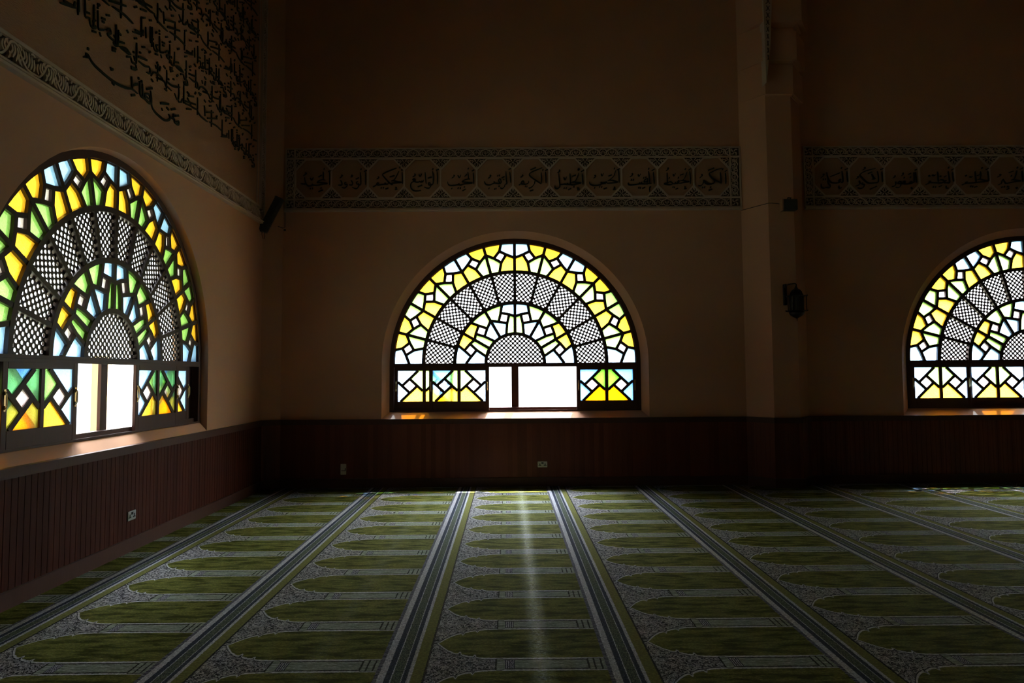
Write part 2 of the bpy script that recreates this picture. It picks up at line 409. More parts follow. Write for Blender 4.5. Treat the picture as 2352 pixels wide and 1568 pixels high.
WORDS=[[[-2774,4908,-2771,4832,-2772,4696],[-2796,4908,-2741,4930],[-2871,4908,-2870,4848,-2870,4784],[-2864,4953,-2853,4950],[-2836,4772,-2888,4780,-2947,4758,-2962,4735,-2910,4735,-2806,4719,-2880,4708,-2946,4693,-2983,4690,-3028,4692,-3095,4681,-3132,4706,-3155,4759,-3163,4819],[-3132,4712,-3176,4713,-3221,4717],[-3039,4690,-3042,4713],[-3074,4811,-3051,4773,-3026,4818],[-2948,4822,-2896,4855],[-3156,4894,-3141,4875,-3185,4842],[-3076,4639,-3064,4636],[-3042,4643,-3031,4640],[-2910,4650,-2900,4646],[-2945,4588,-2872,4618]],[[-2210,4897,-2207,4799,-2207,4694],[-2232,4905,-2184,4931],[-2292,4898,-2284,4799,-2283,4709,-2309,4694,-2339,4709],[-2285,4947,-2273,4941],[-2324,4747,-2350,4739,-2342,4709,-2313,4709,-2316,4679,-2338,4641,-2375,4638,-2416,4657],[-2436,4770,-2413,4732,-2420,4695,-2465,4695],[-2509,4733,-2532,4733,-2528,4703,-2498,4703,-2502,4672,-2538,4646,-2579,4654],[-2599,4771,-2580,4733,-2580,4695,-2635,4692],[-2361,4785,-2310,4811],[-2432,4853,-2414,4834,-2443,4819],[-2588,4854,-2573,4839,-2614,4801]],[[-1635,4900,-1630,4804,-1627,4709],[-1651,4927,-1608,4937],[-1685,4910,-1712,4852,-1745,4791,-1772,4764],[-1678,4975,-1665,4968],[-1805,4754,-1772,4761,-1711,4743,-1644,4733,-1711,4726,-1778,4720,-1805,4717],[-1722,4961,-1806,4928,-1886,4894,-1946,4860],[-1946,4853,-1906,4805,-1859,4751,-1805,4703,-1778,4703],[-1852,4744,-1855,4707,-1905,4703,-1959,4697,-2005,4690,-2029,4701,-2022,4724,-1999,4717],[-1900,4703,-1900,4727],[-2029,4697,-2072,4670,-2092,4662],[-1829,4819,-1752,4842],[-2009,4826,-2003,4806,-2033,4786],[-1968,4646,-1955,4642],[-1933,4648,-1920,4644],[-1895,4625,-1848,4645],[-1741,4655,-1721,4645,-1738,4624,-1707,4624]],[[-1085,4904,-1078,4801,-1080,4703],[-1102,4921,-1055,4941],[-1155,4904,-1145,4802,-1149,4713,-1169,4693,-1202,4703],[-1159,4945,-1145,4938],[-1195,4720,-1222,4720,-1212,4690,-1182,4696,-1185,4673,-1209,4639,-1249,4639,-1286,4656],[-1273,4891,-1266,4802,-1257,4707],[-1299,4768,-1306,4741,-1329,4748,-1333,4735,-1363,4742,-1376,4735,-1417,4735,-1443,4749],[-1420,4776,-1447,4786,-1467,4776,-1443,4759,-1420,4752],[-1443,4749,-1483,4729,-1500,4688,-1490,4633,-1450,4599,-1396,4593,-1336,4602],[-1232,4795,-1169,4815],[-1370,4857,-1350,4827,-1326,4867],[-1440,4868,-1427,4844,-1470,4817],[-1390,4660,-1319,4687]],[[-518,4880,-512,4799,-509,4700],[-535,4908,-501,4928],[-602,4891,-595,4833,-592,4779],[-602,4949,-588,4942],[-565,4778,-599,4779,-653,4765,-690,4738,-653,4731,-586,4724,-532,4717,-586,4707,-653,4704,-713,4684,-747,4691,-787,4684,-834,4678,-881,4678,-911,4698,-917,4739],[-740,4691,-743,4711],[-632,4861,-622,4843,-656,4820],[-760,4841,-733,4803,-709,4847],[-827,4844,-813,4827,-857,4793],[-859,4634,-849,4627],[-759,4639,-748,4633],[-725,4638,-713,4633],[-662,4655,-651,4650],[-687,4592,-636,4619]],[[59,4893,65,4822,73,4718],[40,4928,84,4950],[-2,4898,0,4822,5,4746,11,4704,-15,4694],[-15,4694,-30,4652,-62,4625,-95,4638],[-71,4794,-24,4818],[-45,4765,-29,4773],[-80,4766,-104,4780,-118,4752,-99,4714,-76,4723,-85,4761],[-76,4718,-99,4704,-155,4709,-193,4709,-258,4683,-314,4691,-337,4720,-340,4743],[-188,4709,-188,4738],[-138,4832,-125,4828],[-110,4836,-97,4832],[-257,4842,-243,4821,-286,4788],[-275,4632,-264,4626],[-190,4619,-177,4615],[-167,4626,-154,4621],[-123,4660,-100,4666]],[[621,4890,625,4810,627,4710],[617,4909,659,4928],[551,4881,555,4791,554,4701],[573,4922,588,4916],[571,4954,481,4919,397,4882,364,4844,406,4796,480,4744,549,4698],[383,4920,472,4960],[470,4749,450,4735,447,4706,414,4659,371,4631,353,4636],[354,4745,353,4716,316,4693,279,4693,237,4702,246,4736,274,4740,283,4707],[237,4702,199,4677],[295,4660,308,4656],[320,4657,333,4653],[256,4845,261,4823,228,4804],[371,4583,427,4602]],[[1196,4859,1202,4778,1206,4683],[1182,4888,1230,4916],[1145,4869,1116,4788,1078,4731,1045,4717],[1131,4926,1144,4937,1155,4925,1144,4915,1132,4924],[1021,4713,1059,4727,1106,4717,1180,4707,1115,4693,1058,4679,1012,4684,965,4685,918,4690,876,4685,844,4685],[1004,4860,1008,4779,1012,4684],[965,4685,965,4708],[830,4861,835,4780,844,4685,843,4647,805,4619,768,4634,769,4671],[1037,4812,1098,4836],[906,4799,929,4765,952,4808],[837,4922,846,4894,808,4875],[1061,4654,1074,4648],[906,4628,919,4623],[939,4630,952,4625],[978,4599,1020,4623],[1114,4632,1137,4622,1127,4603,1155,4603]],[[1773,4920,1778,4805,1778,4707],[1749,4912,1798,4936],[1725,4904,1699,4822,1642,4765,1618,4749],[1701,4940,1716,4933],[1602,4744,1658,4749,1722,4732,1754,4716,1657,4705,1593,4700],[1593,4700,1569,4725,1561,4696,1537,4717,1529,4692,1497,4717,1496,4684,1432,4668,1368,4669,1320,4693,1312,4726],[1496,4856,1514,4820,1534,4864],[1611,4814,1667,4835],[1394,4832,1410,4810,1377,4783],[1385,4631,1399,4625],[1465,4647,1478,4642],[1497,4644,1510,4639],[1535,4611,1584,4630],[1697,4643,1712,4626,1688,4607,1728,4607]],[[2321,4877,2328,4791,2333,4688],[2296,4899,2343,4924],[2246,4890,2256,4800,2262,4697],[2241,4933,2258,4925],[2288,4696,2241,4692,2216,4688,2225,4731,2216,4727,2182,4718,2174,4744,2200,4761,2226,4774,2226,4731],[2216,4688,2173,4688,2105,4689,2020,4676,1952,4672,1923,4690,1923,4711],[2131,4689,2131,4719],[2101,4689,2101,4710],[2160,4787,2175,4783],[2194,4793,2209,4790],[1964,4756,1977,4751],[1998,4755,2011,4751],[2078,4844,2095,4809,2121,4852],[1985,4857,1993,4831,1950,4801],[2080,4630,2094,4626],[2106,4626,2119,4622],[2142,4615,2189,4637],[2278,4636,2259,4636,2260,4559]],[[2894,4887,2901,4797,2903,4685],[2878,4904,2917,4930],[2852,4879,2829,4814,2794,4754,2760,4737],[2819,4926,2836,4918],[2742,4733,2785,4741,2836,4724,2887,4719,2818,4711,2759,4698,2725,4694],[2734,4724,2713,4737,2700,4716,2721,4699,2674,4690,2631,4686],[2669,4690,2667,4716],[2537,4867,2540,4781,2542,4687],[2631,4686,2606,4712,2581,4721,2547,4704,2487,4691,2529,4678,2588,4673,2631,4686],[2707,4787,2721,4782],[2563,4784,2576,4778],[2630,4845,2646,4811,2669,4854],[2744,4823,2796,4844],[2547,4945,2560,4923,2521,4893],[2619,4636,2633,4632],[2641,4632,2655,4628],[2668,4600,2706,4617],[2804,4642,2821,4629,2803,4608,2842,4612]],[[3459,4858,3464,4777,3463,4682],[3451,4876,3486,4901],[3379,4868,3385,4786,3391,4695],[3406,4932,3324,4911,3247,4872,3204,4847,3245,4778,3311,4734,3395,4695],[3188,4899,3282,4937],[3411,4922,3425,4916],[3270,4760,3285,4709,3242,4683,3191,4679,3149,4692,3124,4727,3108,4744],[3112,4727,3098,4684,3063,4654,3025,4657],[3080,4839,3092,4813,3049,4779],[3086,4628,3099,4624],[3120,4634,3133,4629],[3213,4634,3227,4629],[3193,4580,3244,4597]],[[5381,4873,5385,4788,5392,4703],[5355,4900,5401,4923],[5304,4877,5313,4788,5313,4703,5287,4703],[5291,4932,5306,4924],[5288,4734,5265,4746,5249,4727,5271,4704,5225,4688,5164,4689,5119,4704,5090,4743,5069,4805,5063,4859],[5075,4751,5077,4697,5109,4643,5097,4612,5055,4616,5001,4605,4971,4628,4969,4674],[5118,4789,5273,4850],[5001,4832,5016,4813,4965,4771],[4998,4749,5012,4745],[5030,4749,5044,4745],[5250,4646,5246,4623,5260,4603,5291,4611]],[[5935,4867,5939,4778,5943,4700],[5917,4901,5959,4917],[5866,4871,5878,4786,5871,4701,5836,4689,5767,4682,5714,4686,5669,4717,5618,4771,5585,4818,5659,4868,5752,4898,5837,4917],[5719,4837,5781,4860],[5773,4832,5787,4801,5801,4770,5823,4751,5777,4747],[5630,4694,5606,4679,5636,4663,5651,4655,5627,4609,5581,4598,5543,4610],[5570,4725,5584,4679,5552,4648,5513,4637],[5662,4941,5673,4918,5634,4895],[5546,4791,5560,4776,5525,4752],[5740,4585,5845,4631]],[[6470,4856,6474,4771,6482,4688],[6463,4887,6490,4899],[6443,4852,6443,4767,6440,4698,6417,4690,6383,4702,6374,4683,6408,4676,6339,4667,6278,4671,6268,4706,6295,4706,6286,4675,6225,4672,6187,4680,6196,4703,6234,4699,6223,4637,6192,4610,6146,4614],[6150,4707,6148,4661,6116,4630,6086,4626],[6131,4800,6142,4784,6106,4761],[6270,4849,6273,4822,6245,4799],[6280,4770,6292,4766],[6380,4778,6392,4773],[6353,4818,6396,4837],[6391,4617,6405,4582]],[[7057,4856,7062,4778,7070,4700],[7043,4887,7079,4906],[6988,4864,7000,4778,7003,4685,6973,4683,6926,4685,6920,4708,6951,4716,6880,4685,6819,4685],[6993,4930,7006,4923],[6819,4861,6823,4787,6823,4701],[6819,4685,6843,4724,6890,4728,6927,4700,6864,4677,6803,4682,6711,4686,6680,4694,6689,4709,6711,4702],[6680,4678,6625,4655],[6681,4807,6692,4780],[6731,4811,6758,4799,6785,4810],[6854,4787,6873,4783],[6923,4775,6954,4794],[6735,4617,6748,4613],[6769,4617,6782,4613],[6831,4619,6878,4638],[6944,4638,6950,4599,6984,4595]],[[7617,4865,7625,4783,7627,4705],[7592,4892,7631,4912],[7521,4919,7535,4913],[7501,4861,7502,4799,7488,4744,7457,4733],[7445,4729,7484,4737,7545,4721,7621,4709,7544,4697,7466,4690,7389,4679,7311,4675,7273,4675,7258,4691,7289,4695],[7417,4862,7420,4776,7424,4690],[7273,4675,7202,4648],[7263,4804,7274,4785],[7324,4784,7347,4769,7370,4784],[7448,4795,7487,4811],[7330,4626,7342,4622],[7361,4622,7373,4618],[7393,4609,7436,4620]],[[8162,4866,8165,4780,8169,4694],[8133,4894,8180,4917],[8085,4924,8099,4918],[8081,4874,8062,4804,8032,4742,7993,4726],[7985,4723,8024,4726,8085,4714,8138,4706,8069,4699,7991,4684,7936,4672,7897,4668,7875,4696,7854,4739],[7850,4731,7837,4704,7820,4665,7773,4646],[7808,4817,7819,4797,7771,4770],[7956,4840,8023,4863],[7982,4791,7994,4786],[7823,4608,7835,4604],[7861,4616,7874,4612],[7913,4619,7923,4615],[7931,4611,7941,4607],[7904,4571,7943,4586],[8060,4609,8070,4582]]]
CLOSING=[[6099,4528,6169,4557,6133,4570,6168,4571,6243,4533,6352,4517,6523,4508,6671,4516,6810,4542,6905,4572,7012,4569],[6152,4632,6174,4632],[6517,4624,6535,4607,6561,4626],[6553,4492,6590,4482],[6892,4504,6959,4534],[6891,4693,6902,4626,6916,4566],[6919,4617,7003,4664],[7039,4711,7051,4644,7063,4576,7158,4569,7276,4563],[7099,4710,7108,4640,7119,4581],[7013,4732,7033,4732],[7072,4726,7098,4727],[7130,4612,7234,4650,7268,4571,7193,4564,7156,4605,7245,4603],[7179,4686,7296,4744],[7263,4704,7283,4637,7294,4557,7358,4516,7471,4502,7587,4504,7674,4543,7692,4575,7661,4602],[7692,4579,7794,4592,7805,4566,7889,4565,7904,4605,7836,4580],[7776,4648,7773,4590],[7479,4653,7660,4713],[7508,4612,7530,4589],[7619,4659,7669,4652],[7718,4676,7812,4721],[7812,4638,7901,4674]]
ROW=[[5756,4837,5860,4870,5967,4901],[5801,4878,5918,4900],[5958,4951,5937,4892],[6005,5011,6012,4952,6017,4896],[6095,5061,6102,4969,6108,4901,6170,4921],[6291,5055,6299,4975,6308,4894,6360,4904,6401,4929],[6281,5110,6297,5110],[6283,5078,6299,5078],[6116,4945,6171,4960],[6170,4925,6183,4867,6237,4858,6273,4887],[6262,4944,6226,4917,6245,4890,6268,4890],[6212,4821,6270,4837],[6328,4869,6353,4838],[6352,5015,6410,5029],[6363,4988,6398,4994],[6429,4938,6485,4981,6509,4949,6456,4913,6503,4900,6562,4899,6566,4871,6620,4877,6638,4944,6637,5043],[6559,4957,6578,4939],[6653,4934,6745,4964],[6653,4889,6775,4923,6859,4905],[6676,4889,6792,4892,6864,4905],[6539,4820,6598,4837],[6541,4797,6596,4811],[6791,4851,6860,4877],[6865,4877,6891,4842,6957,4845,6979,4807],[6923,4921,6947,4878],[6905,4953,6928,4957],[7026,5005,7053,5011],[7002,4949,7176,4990],[7012,4908,7141,4912,7228,4937,7242,4880,7175,4862],[6875,4788,6984,4808],[6879,4772,6960,4790],[7268,4863,7320,4923,7412,4946,7517,4932,7377,4891,7537,4922,7588,4891,7631,4893,7718,4889],[7352,5020,7376,4986],[7460,5049,7438,4994],[7273,4832,7310,4819],[7566,4848,7613,4846],[7604,4952,7689,4946,7807,4968,7914,5011],[7745,5037,7774,5039],[7627,4986,7654,4988],[7883,5035,7897,4924,7887,4837,7956,4856,7984,4906],[7790,4891,7837,4854,7876,4845],[8000,4940,8047,4880,8181,4901,8277,4906,8376,4923],[8126,4996,8271,5042],[8105,4962,8202,4920],[8046,4902,8321,4966],[8089,4826,8210,4865],[8367,4913,8464,4881,8669,4880],[8565,5050,8591,4925],[8609,4981,8843,5068],[8662,4926,8953,5027],[8715,4899,8930,4926,9091,4920]]

# ---------------------------------------------------------------- room dimensions
XL, YB, XR, YR, ZC = -3.74, 10.96, 12.5, -4.0, 8.6
ZS = 1.888                      # spring line of the arched windows
SILL = 1.036                    # top of the wainscot
WINS = [(0.1254, 2.07), (8.215, 2.07)]     # back wall: centre, opening radius
WL = (6.8747, 1.985)                        # left wall
RF = 1.965                      # frame radius
BACKW, LEFTW = 0.08, 0.074      # reveal depth
THK = 0.42
NA = 40

def arch_pts(uc, r, n=NA):
    return [(uc + r * math.cos(PI - PI * k / n), ZS + r * math.sin(PI - PI * k / n)) for k in range(n + 1)]

def arched_wall(name, u0, u1, wins, place, rev, mat):
    """wall with arched openings; place(u, w, z): w = depth behind the room face"""
    bm = bmesh.new()
    def quad(pts):
        bm.faces.new([bm.verts.new(place(*p)) for p in pts])
    for w, key in ((0.0, 1), (THK, 0)):
        u = u0
        for uc, ro in wins:
            r = ro if key else RF - .02
            zb = SILL if key else 1.14
            quad([(u, w, 0), (uc - r, w, 0), (uc - r, w, ZC), (u, w, ZC)])
            quad([(uc - r, w, 0), (uc + r, w, 0), (uc + r, w, zb), (uc - r, w, zb)])
            A = arch_pts(uc, r)
            for a, b in zip(A, A[1:]):
                quad([(a[0], w, a[1]), (b[0], w, b[1]), (b[0], w, ZC), (a[0], w, ZC)])
            u = uc + r
        quad([(u, w, 0), (u1, w, 0), (u1, w, ZC), (u, w, ZC)])
    for uc, ro in wins:
        sec = [(0.0, ro, SILL), (rev, RF - .004, 1.136), (rev + .12, RF - .01, 1.14), (THK, RF - .02, 1.14)]
        for (w0, r0, b0), (w1, r1, b1) in zip(sec, sec[1:]):
            P0 = [(uc - r0, b0)] + arch_pts(uc, r0) + [(uc + r0, b0)]
            P1 = [(uc - r1, b1)] + arch_pts(uc, r1) + [(uc + r1, b1)]
            n = len(P0)
            for i in range(n):
                j = (i + 1) % n
                quad([(P0[i][0], w0, P0[i][1]), (P0[j][0], w0, P0[j][1]), (P1[j][0], w1, P1[j][1]), (P1[i][0], w1, P1[i][1])])
    for a in (u0, u1):
        quad([(a, 0, 0), (a, THK, 0), (a, THK, ZC), (a, 0, ZC)])
    quad([(u0, 0, ZC), (u1, 0, ZC), (u1, THK, ZC), (u0, THK, ZC)])
    bmesh.ops.remove_doubles(bm, verts=bm.verts, dist=1e-5)
    o = obj(name, bm, mat)
    tag(o, kind='structure')
    return o

arched_wall('wall_back', XL - THK, XR, WINS, lambda u, w, z: (u, YB + w, z), BACKW, M_WALL)
arched_wall('wall_left', YR, YB, [WL], lambda u, w, z: (XL - w, u, z), LEFTW, M_WALL)
bm = bmesh.new(); box(bm, XR, XR + .3, YR, YB, 0, ZC); tag(obj('wall_right', bm, M_WALL), kind='structure')
bm = bmesh.new(); box(bm, XL, XR, YR - .3, YR, 0, ZC); tag(obj('wall_rear', bm, M_WALL), kind='structure')
bm = bmesh.new(); box(bm, XL - THK, XR + .3, YR - .3, YB + THK, -.25, -.004); tag(obj('floor', bm, M_CEIL), kind='structure')
bm = bmesh.new(); box(bm, XL - THK, XR + .3, YR - .3, YB + THK, ZC, ZC + .25); tag(obj('ceiling', bm, M_CEIL), kind='structure')

# corner splay between left and back wall, and the half-octagon pilaster
bm = bmesh.new()
prism(bm, [(XL, YB), (XL, 10.745), (-3.50, YB)], 0, ZC, lambda p, q, t: (p, q, t))
tag(obj('wall_corner', bm, M_WALL), kind='structure')
PX0, PX1, PF0, PF1, PD = 3.70, 4.70, 3.995, 4.385, .36
bm = bmesh.new()
prism(bm, [(PX0, YB), (PF0, YB - PD), (PF1, YB - PD), (PX1 - .03, YB)], 0, ZC, lambda p, q, t: (p, q, t))
tag(obj('wall_pilaster', bm, M_WALL), kind='structure')
# stepped corbels where the pilaster meets the rib above
for i, (z0, z1, ex) in enumerate(((5.95, 6.42, .035), (6.42, 6.95, .085), (6.95, ZC, .15))):
    bm = bmesh.new()
    prism(bm, [(PX0, YB), (PF0 - ex * .15, YB - PD - ex), (PF1 + ex, YB - PD - ex), (PX1 + ex, YB)], z0, z1, lambda p, q, t: (p, q, t))
    bmesh.ops.bevel(bm, geom=[e for e in bm.edges if abs(e.verts[0].co.z - z0) < 1e-4 and abs(e.verts[1].co.z - z0) < 1e-4], offset=ex * .9, segments=3, affect='EDGES')
    tag(obj('trim_corbel', bm, M_WALL), kind='structure')

# ---------------------------------------------------------------- wainscot
def wood_run(name, pts, mat_board, closed=False):
    """vertical boards with cap rail and skirting along a polyline of the wall face (x, y)"""
    root = empty(name, (pts[0][0], pts[0][1], 0))
    tag(root, kind='structure')
    def off(d):
        out = []
        n = len(pts)
        for i, p in enumerate(pts):
            ns = []
            for a, b in ((i - 1, i), (i, i + 1)):
                if 0 <= a and b < n:
                    e = Vector((pts[b][0] - pts[a][0], pts[b][1] - pts[a][1], 0)).normalized()
                    ns.append(Vector((e.y, -e.x, 0)))
            nn = sum(ns, Vector()) / len(ns)
            nn = nn / max(nn.length_squared, .3) if len(ns) == 2 else nn
            out.append((p[0] + nn.x * d - pts[0][0], p[1] + nn.y * d - pts[0][1]))
        return out
    def strip(nm, d, z0, z1, mat, bev=0, board=False):
        bm = bmesh.new(); A, B = off(-.01), off(d)
        n = len(pts)
        for i in range(n - 1):
            segs = [(0, 1, d)]
            if board:
                L = math.dist(B[i], B[i + 1]); k = max(1, round(L / .0738))
                segs = []
                for j in range(k):
                    a, b = j / k, (j + 1) / k; g = .0035 / L
                    segs += [(a, a + g, d - .006), (a + g, b - g, d), (b - g, b, d - .006)]
            for a, b, dd in segs:
                D0 = off(dd)
                P = [(D0[i][0] + (D0[i + 1][0] - D0[i][0]) * t, D0[i][1] + (D0[i + 1][1] - D0[i][1]) * t) for t in (a, b)]
                Q = [(A[i][0] + (A[i + 1][0] - A[i][0]) * t, A[i][1] + (A[i + 1][1] - A[i][1]) * t) for t in (a, b)]
                prism(bm, [P[0], P[1], Q[1], Q[0]], z0, z1, lambda p, q, t: (p, q, t))
        return obj(nm, bm, mat, root)
    strip('boards', .030, .10, 1.0, mat_board, board=True)
    strip('skirting', .046, 0, .135, M_WOOD)
    strip('skirting_bead', .052, .118, .132, M_WOOD)
    strip('cap_rail', .042, .955, 1.018, M_WOOD)
    strip('cap_nosing', .058, 1.018, 1.036, M_WOOD)
    return root
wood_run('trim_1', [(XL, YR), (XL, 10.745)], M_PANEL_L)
wood_run('trim_2', [(XL, 10.745), (-3.50, YB), (PX0, YB), (PF0, YB - PD), (PF1, YB - PD), (PX1 - .03, YB), (XR, YB)], M_PANEL)

# ---------------------------------------------------------------- arched windows
def build_window(name, loc, rz):
    root = empty(name, loc, rz); tag(root, kind='structure')
    K = 1.9 / 928
    # --- outer frame
    bm = bmesh.new()
    r0, r1, w0, w1 = 1.893, RF, 0.0, .115
    zb = -.748
    n = 72
    inner = [(-r0, zb)] + [(r0 * math.cos(PI - PI * k / n), r0 * math.sin(PI - PI * k / n)) for k in range(n + 1)] + [(r0, zb)]
    outer = [(-r1, zb)] + [(r1 * math.cos(PI - PI * k / n), r1 * math.sin(PI - PI * k / n)) for k in range(n + 1)] + [(r1, zb)]
    for i in range(len(inner) - 1):
        a, b, c, d = inner[i], inner[i + 1], outer[i + 1], outer[i]
        V = {}
        for wi, w in enumerate((w0, w1)):
            for pi_, p in enumerate((a, b, c, d)):
                V[wi, pi_] = bm.verts.new((p[0], w, p[1]))
        bm.faces.new([V[0, j] for j in range(4)]); bm.faces.new([V[1, j] for j in range(4)])
        bm.faces.new((V[0, 0], V[0, 1], V[1, 1], V[1, 0])); bm.faces.new((V[0, 2], V[0, 3], V[1, 3], V[1, 2]))
    bmesh.ops.remove_doubles(bm, verts=bm.verts, dist=1e-5)
    # inner bead of the arch
    for k in range(n):
        a0, a1 = PI * k / n, PI * (k + 1) / n
        prism(bm, [(r * math.cos(a), r * math.sin(a)) for r, a in ((1.88, a0), (1.896, a0), (1.896, a1), (1.88, a1))], .02, .10, front)
    box(bm, -r1, r1, .045, .115, zb, -.690)                # bottom rail, stepped down on the room side
    box(bm, -r1, r1, .0, .045, zb, -.735)
    box(bm, -r0, r0, .0, .10, -.042, 0.0)                  # transom
    box(bm, -r0, r0, -.01, .0, -.030, -.012)
    box(bm, -r0, r0, .0, .012, -.060, -.042)               # track lip
    box(bm, -r0, r0, .0, .004, -.735, -.729)               # lower track lip
    box(bm, -.060, .050, .084, .115, -.69, -.042)          # fixed post
    obj('frame', bm, M_WOOD, root)
    # --- stained glass and its bars
    gb, bb = bmesh.new(), bmesh.new()
    cnt = [0]
    def pol(ang, r, sgn=1):                                # ang in degrees from the top
        a = math.radians(ang); return (sgn * r * K * math.sin(a), r * K * math.cos(a))
    def glass(pts, col):
        f = gb.faces.new([gb.verts.new((p[0], .034, p[1])) for p in pts]); f.material_index = GI[col]
    def bar(a, b, w=.040, d0=.004, d1=.062, ext=.006):
        dx, dy = b[0] - a[0], b[1] - a[1]; l = math.hypot(dx, dy)
        if l < 1e-4: return
        cnt[0] += 1; d0 += .0005 * (cnt[0] % 7)
        dx /= l; dy /= l; h = w / 2
        a = (a[0] - dx * ext, a[1] - dy * ext); b = (b[0] + dx * ext, b[1] + dy * ext)
        P = [(a[0] - dy * h, a[1] + dx * h), (b[0] - dy * h, b[1] + dx * h), (b[0] + dy * h, b[1] - dx * h), (a[0] + dy * h, a[1] - dx * h)]
        prism(bb, P, d0, d1, front)
    def arc(r, a0, a1, sgn, m=5):
        return [pol(a0 + (a1 - a0) * k / m, r, sgn) for k in range(m + 1)]
    def sector(a0, span, sgn, flip, RO, RI, n, outc, innc):
        """one pinwheel cell between two spokes; flip mirrors it about its middle"""
        def q(ang, r):
            ang = a0 + (span - ang if flip else ang)
            return pol(ang, r, sgn)
        A, B = q(0, n['A']), q(span, n['B'])
        TL, TR, BR, BL = (q(*n[k]) for k in ('TL', 'TR', 'BR', 'BL'))
        def ar(r, x, y):
            return [q(x + (y - x) * k / 6, r) for k in range(7)]
        oa, ia = n['O'], n['I']
        glass(ar(RO, 0, oa) + [TL, TR, A], outc[0])
        glass(ar(RO, oa, span) + [B, BL, TL], outc[1])
        glass([A, TR, BR] + ar(RI, ia, 0), innc[0])
        glass([B] + ar(RI, span, ia) + [BR, BL], innc[1])
        glass([TL, TR, BR, BL], 'w')
        w = .046
        lo = (q(span, RO), B, B, q(span, RI)) if flip else (q(0, RO), A, A, q(0, RI))
        if a0 or sgn > 0:                                  # each spoke once
            bar(lo[0], lo[1], w); bar(lo[2], lo[3], w)
        for a, b in ((A, TR), (TR, TL), (q(oa, RO), TL), (TL, BL), (BL, B), (BL, BR), (BR, TR), (BR, q(ia, RI))):
            bar(a, b, w * .92)
    N1 = dict(A=810, B=860, TL=(7.74, 869), TR=(4.45, 837.5), BR=(7.51, 780.7), BL=(11.2, 821.7), O=6.44, I=9.7)
    N2 = dict(A=358, B=374, TL=(15.9, 400), TR=(6.8, 376), BR=(11.1, 311), BL=(21.4, 340), O=12.3, I=17.5)
    oc = {0: 'b', 15: 'y', 30: 'b', 45: 'y', 60: 'g', 75: 'y', 90: 'b'}
    ic = {0: 'y', 15: 'g', 30: 'y', 45: 'g', 60: 'y', 75: 'g', 90: 'b'}
    oc2 = {0: 'b', 30: 'g', 60: 'y', 90: 'b'}
    ic2 = {0: 'g', 30: 'b', 60: 'g', 90: 'b'}
    for sgn in (1, -1):
        for k in range(6):
            a0 = 15 * k; flip = k % 2 == 1
            ea, eb = (a0 + 15, a0) if flip else (a0, a0 + 15)
            sector(a0, 15, sgn, flip, 927, 700, N1, (oc[ea], oc[eb]), (ic[ea], ic[eb]))
        for k in range(3):
            a0 = 30 * k; flip = k % 2 == 1
            ea, eb = (a0 + 30, a0) if flip else (a0, a0 + 30)
            sector(a0, 30, sgn, flip, 462, 224, N2, (oc2[ea], oc2[eb]), (ic2[ea], ic2[eb]))
    def ringbar(r, w, d0=.0, d1=.066, m=96):
        for k in range(m):
            a, b = -90 + 180 * k / m, -90 + 180 * (k + 1) / m
            P = [pol(a, (r - w / 2) / K), pol(b, (r - w / 2) / K), pol(b, (r + w / 2) / K), pol(a, (r + w / 2) / K)]
            prism(bb, P, d0, d1, front)
    ringbar(700 * K, .054); ringbar(462 * K, .054); ringbar(224 * K, .050)
    for k in range(-5, 6):
        bar(pol(15 * k, 462), pol(15 * k, 700), .042, .002, .062)
    obj('stained_glass', gb, GL, root)
    obj('tracery', bb, M_LATT, root)
    # --- perforated timber screen
    pb = bmesh.new()
    pitch, hr, t0, t1, mm = .0495, .0182, .030, .038, 12
    def cell(cx, cy, rot, clampf):
        c, s = math.cos(rot), math.sin(rot)
        V = []
        for ring in range(2):
            row = []
            for k in range(mm):
                a = 2 * PI * k / mm + PI / 4
                if ring == 0: x, y = hr * math.cos(a), hr * math.sin(a)
                else:
                    m_ = max(abs(math.cos(a)), abs(math.sin(a))); x, y = pitch / 2 * math.cos(a) / m_, pitch / 2 * math.sin(a) / m_
                X, Y = clampf(cx + c * x - s * y, cy + s * x + c * y)
                row.append((X, Y))
            V.append(row)
        hx = [p[0] for p in V[0]]; hy = [p[1] for p in V[0]]
        fv = [[pb.verts.new((x, t0, y)) for x, y in r] for r in V]
        bv = [[pb.verts.new((x, t1, y)) for x, y in r] for r in V]
        for k in range(mm):
            j = (k + 1) % mm
            pb.faces.new((fv[0][k], fv[0][j], fv[1][j], fv[1][k]))
            pb.faces.new((bv[0][k], bv[0][j], bv[1][j], bv[1][k]))
            pb.faces.new((fv[0][k], fv[0][j], bv[0][j], bv[0][k]))
    ri, ro = 462 * K + .016, 700 * K - .016
    for k in range(12):
        a0 = -90 + 15 * k; am = math.radians(a0 + 7.5); rot0 = -am
        cx0, cy0 = (ri + ro) / 2 * math.sin(am), (ri + ro) / 2 * math.cos(am)
        lo, hi = math.radians(a0), math.radians(a0 + 15)
        def cf(x, y, lo=lo, hi=hi):
            r = math.hypot(x, y); a = math.atan2(x, y)
            mg = .014 / max(r, .1); ml = -mg if lo < -1.5 else mg; mh = -mg if hi > 1.5 else mg
            r = min(max(r, ri), ro); a = min(max(a, lo + ml), hi - mh)
            return (r * math.sin(a), max(r * math.cos(a), -.02))
        for i in range(-9, 10):
            for j in range(-9, 10):
                u, v = (i - j) * pitch * .7071, (i + j) * pitch * .7071
                x = cx0 + u * math.cos(rot0) - v * math.sin(rot0); y = cy0 + u * math.sin(rot0) + v * math.cos(rot0)
                r = math.hypot(x, y); a = math.atan2(x, y)
                if ri - .02 < r < ro + .02 and lo - .02 / r < a < hi + .02 / r:
                    cell(x, y, rot0 + PI / 4, cf)
    rs = 224 * K - .014
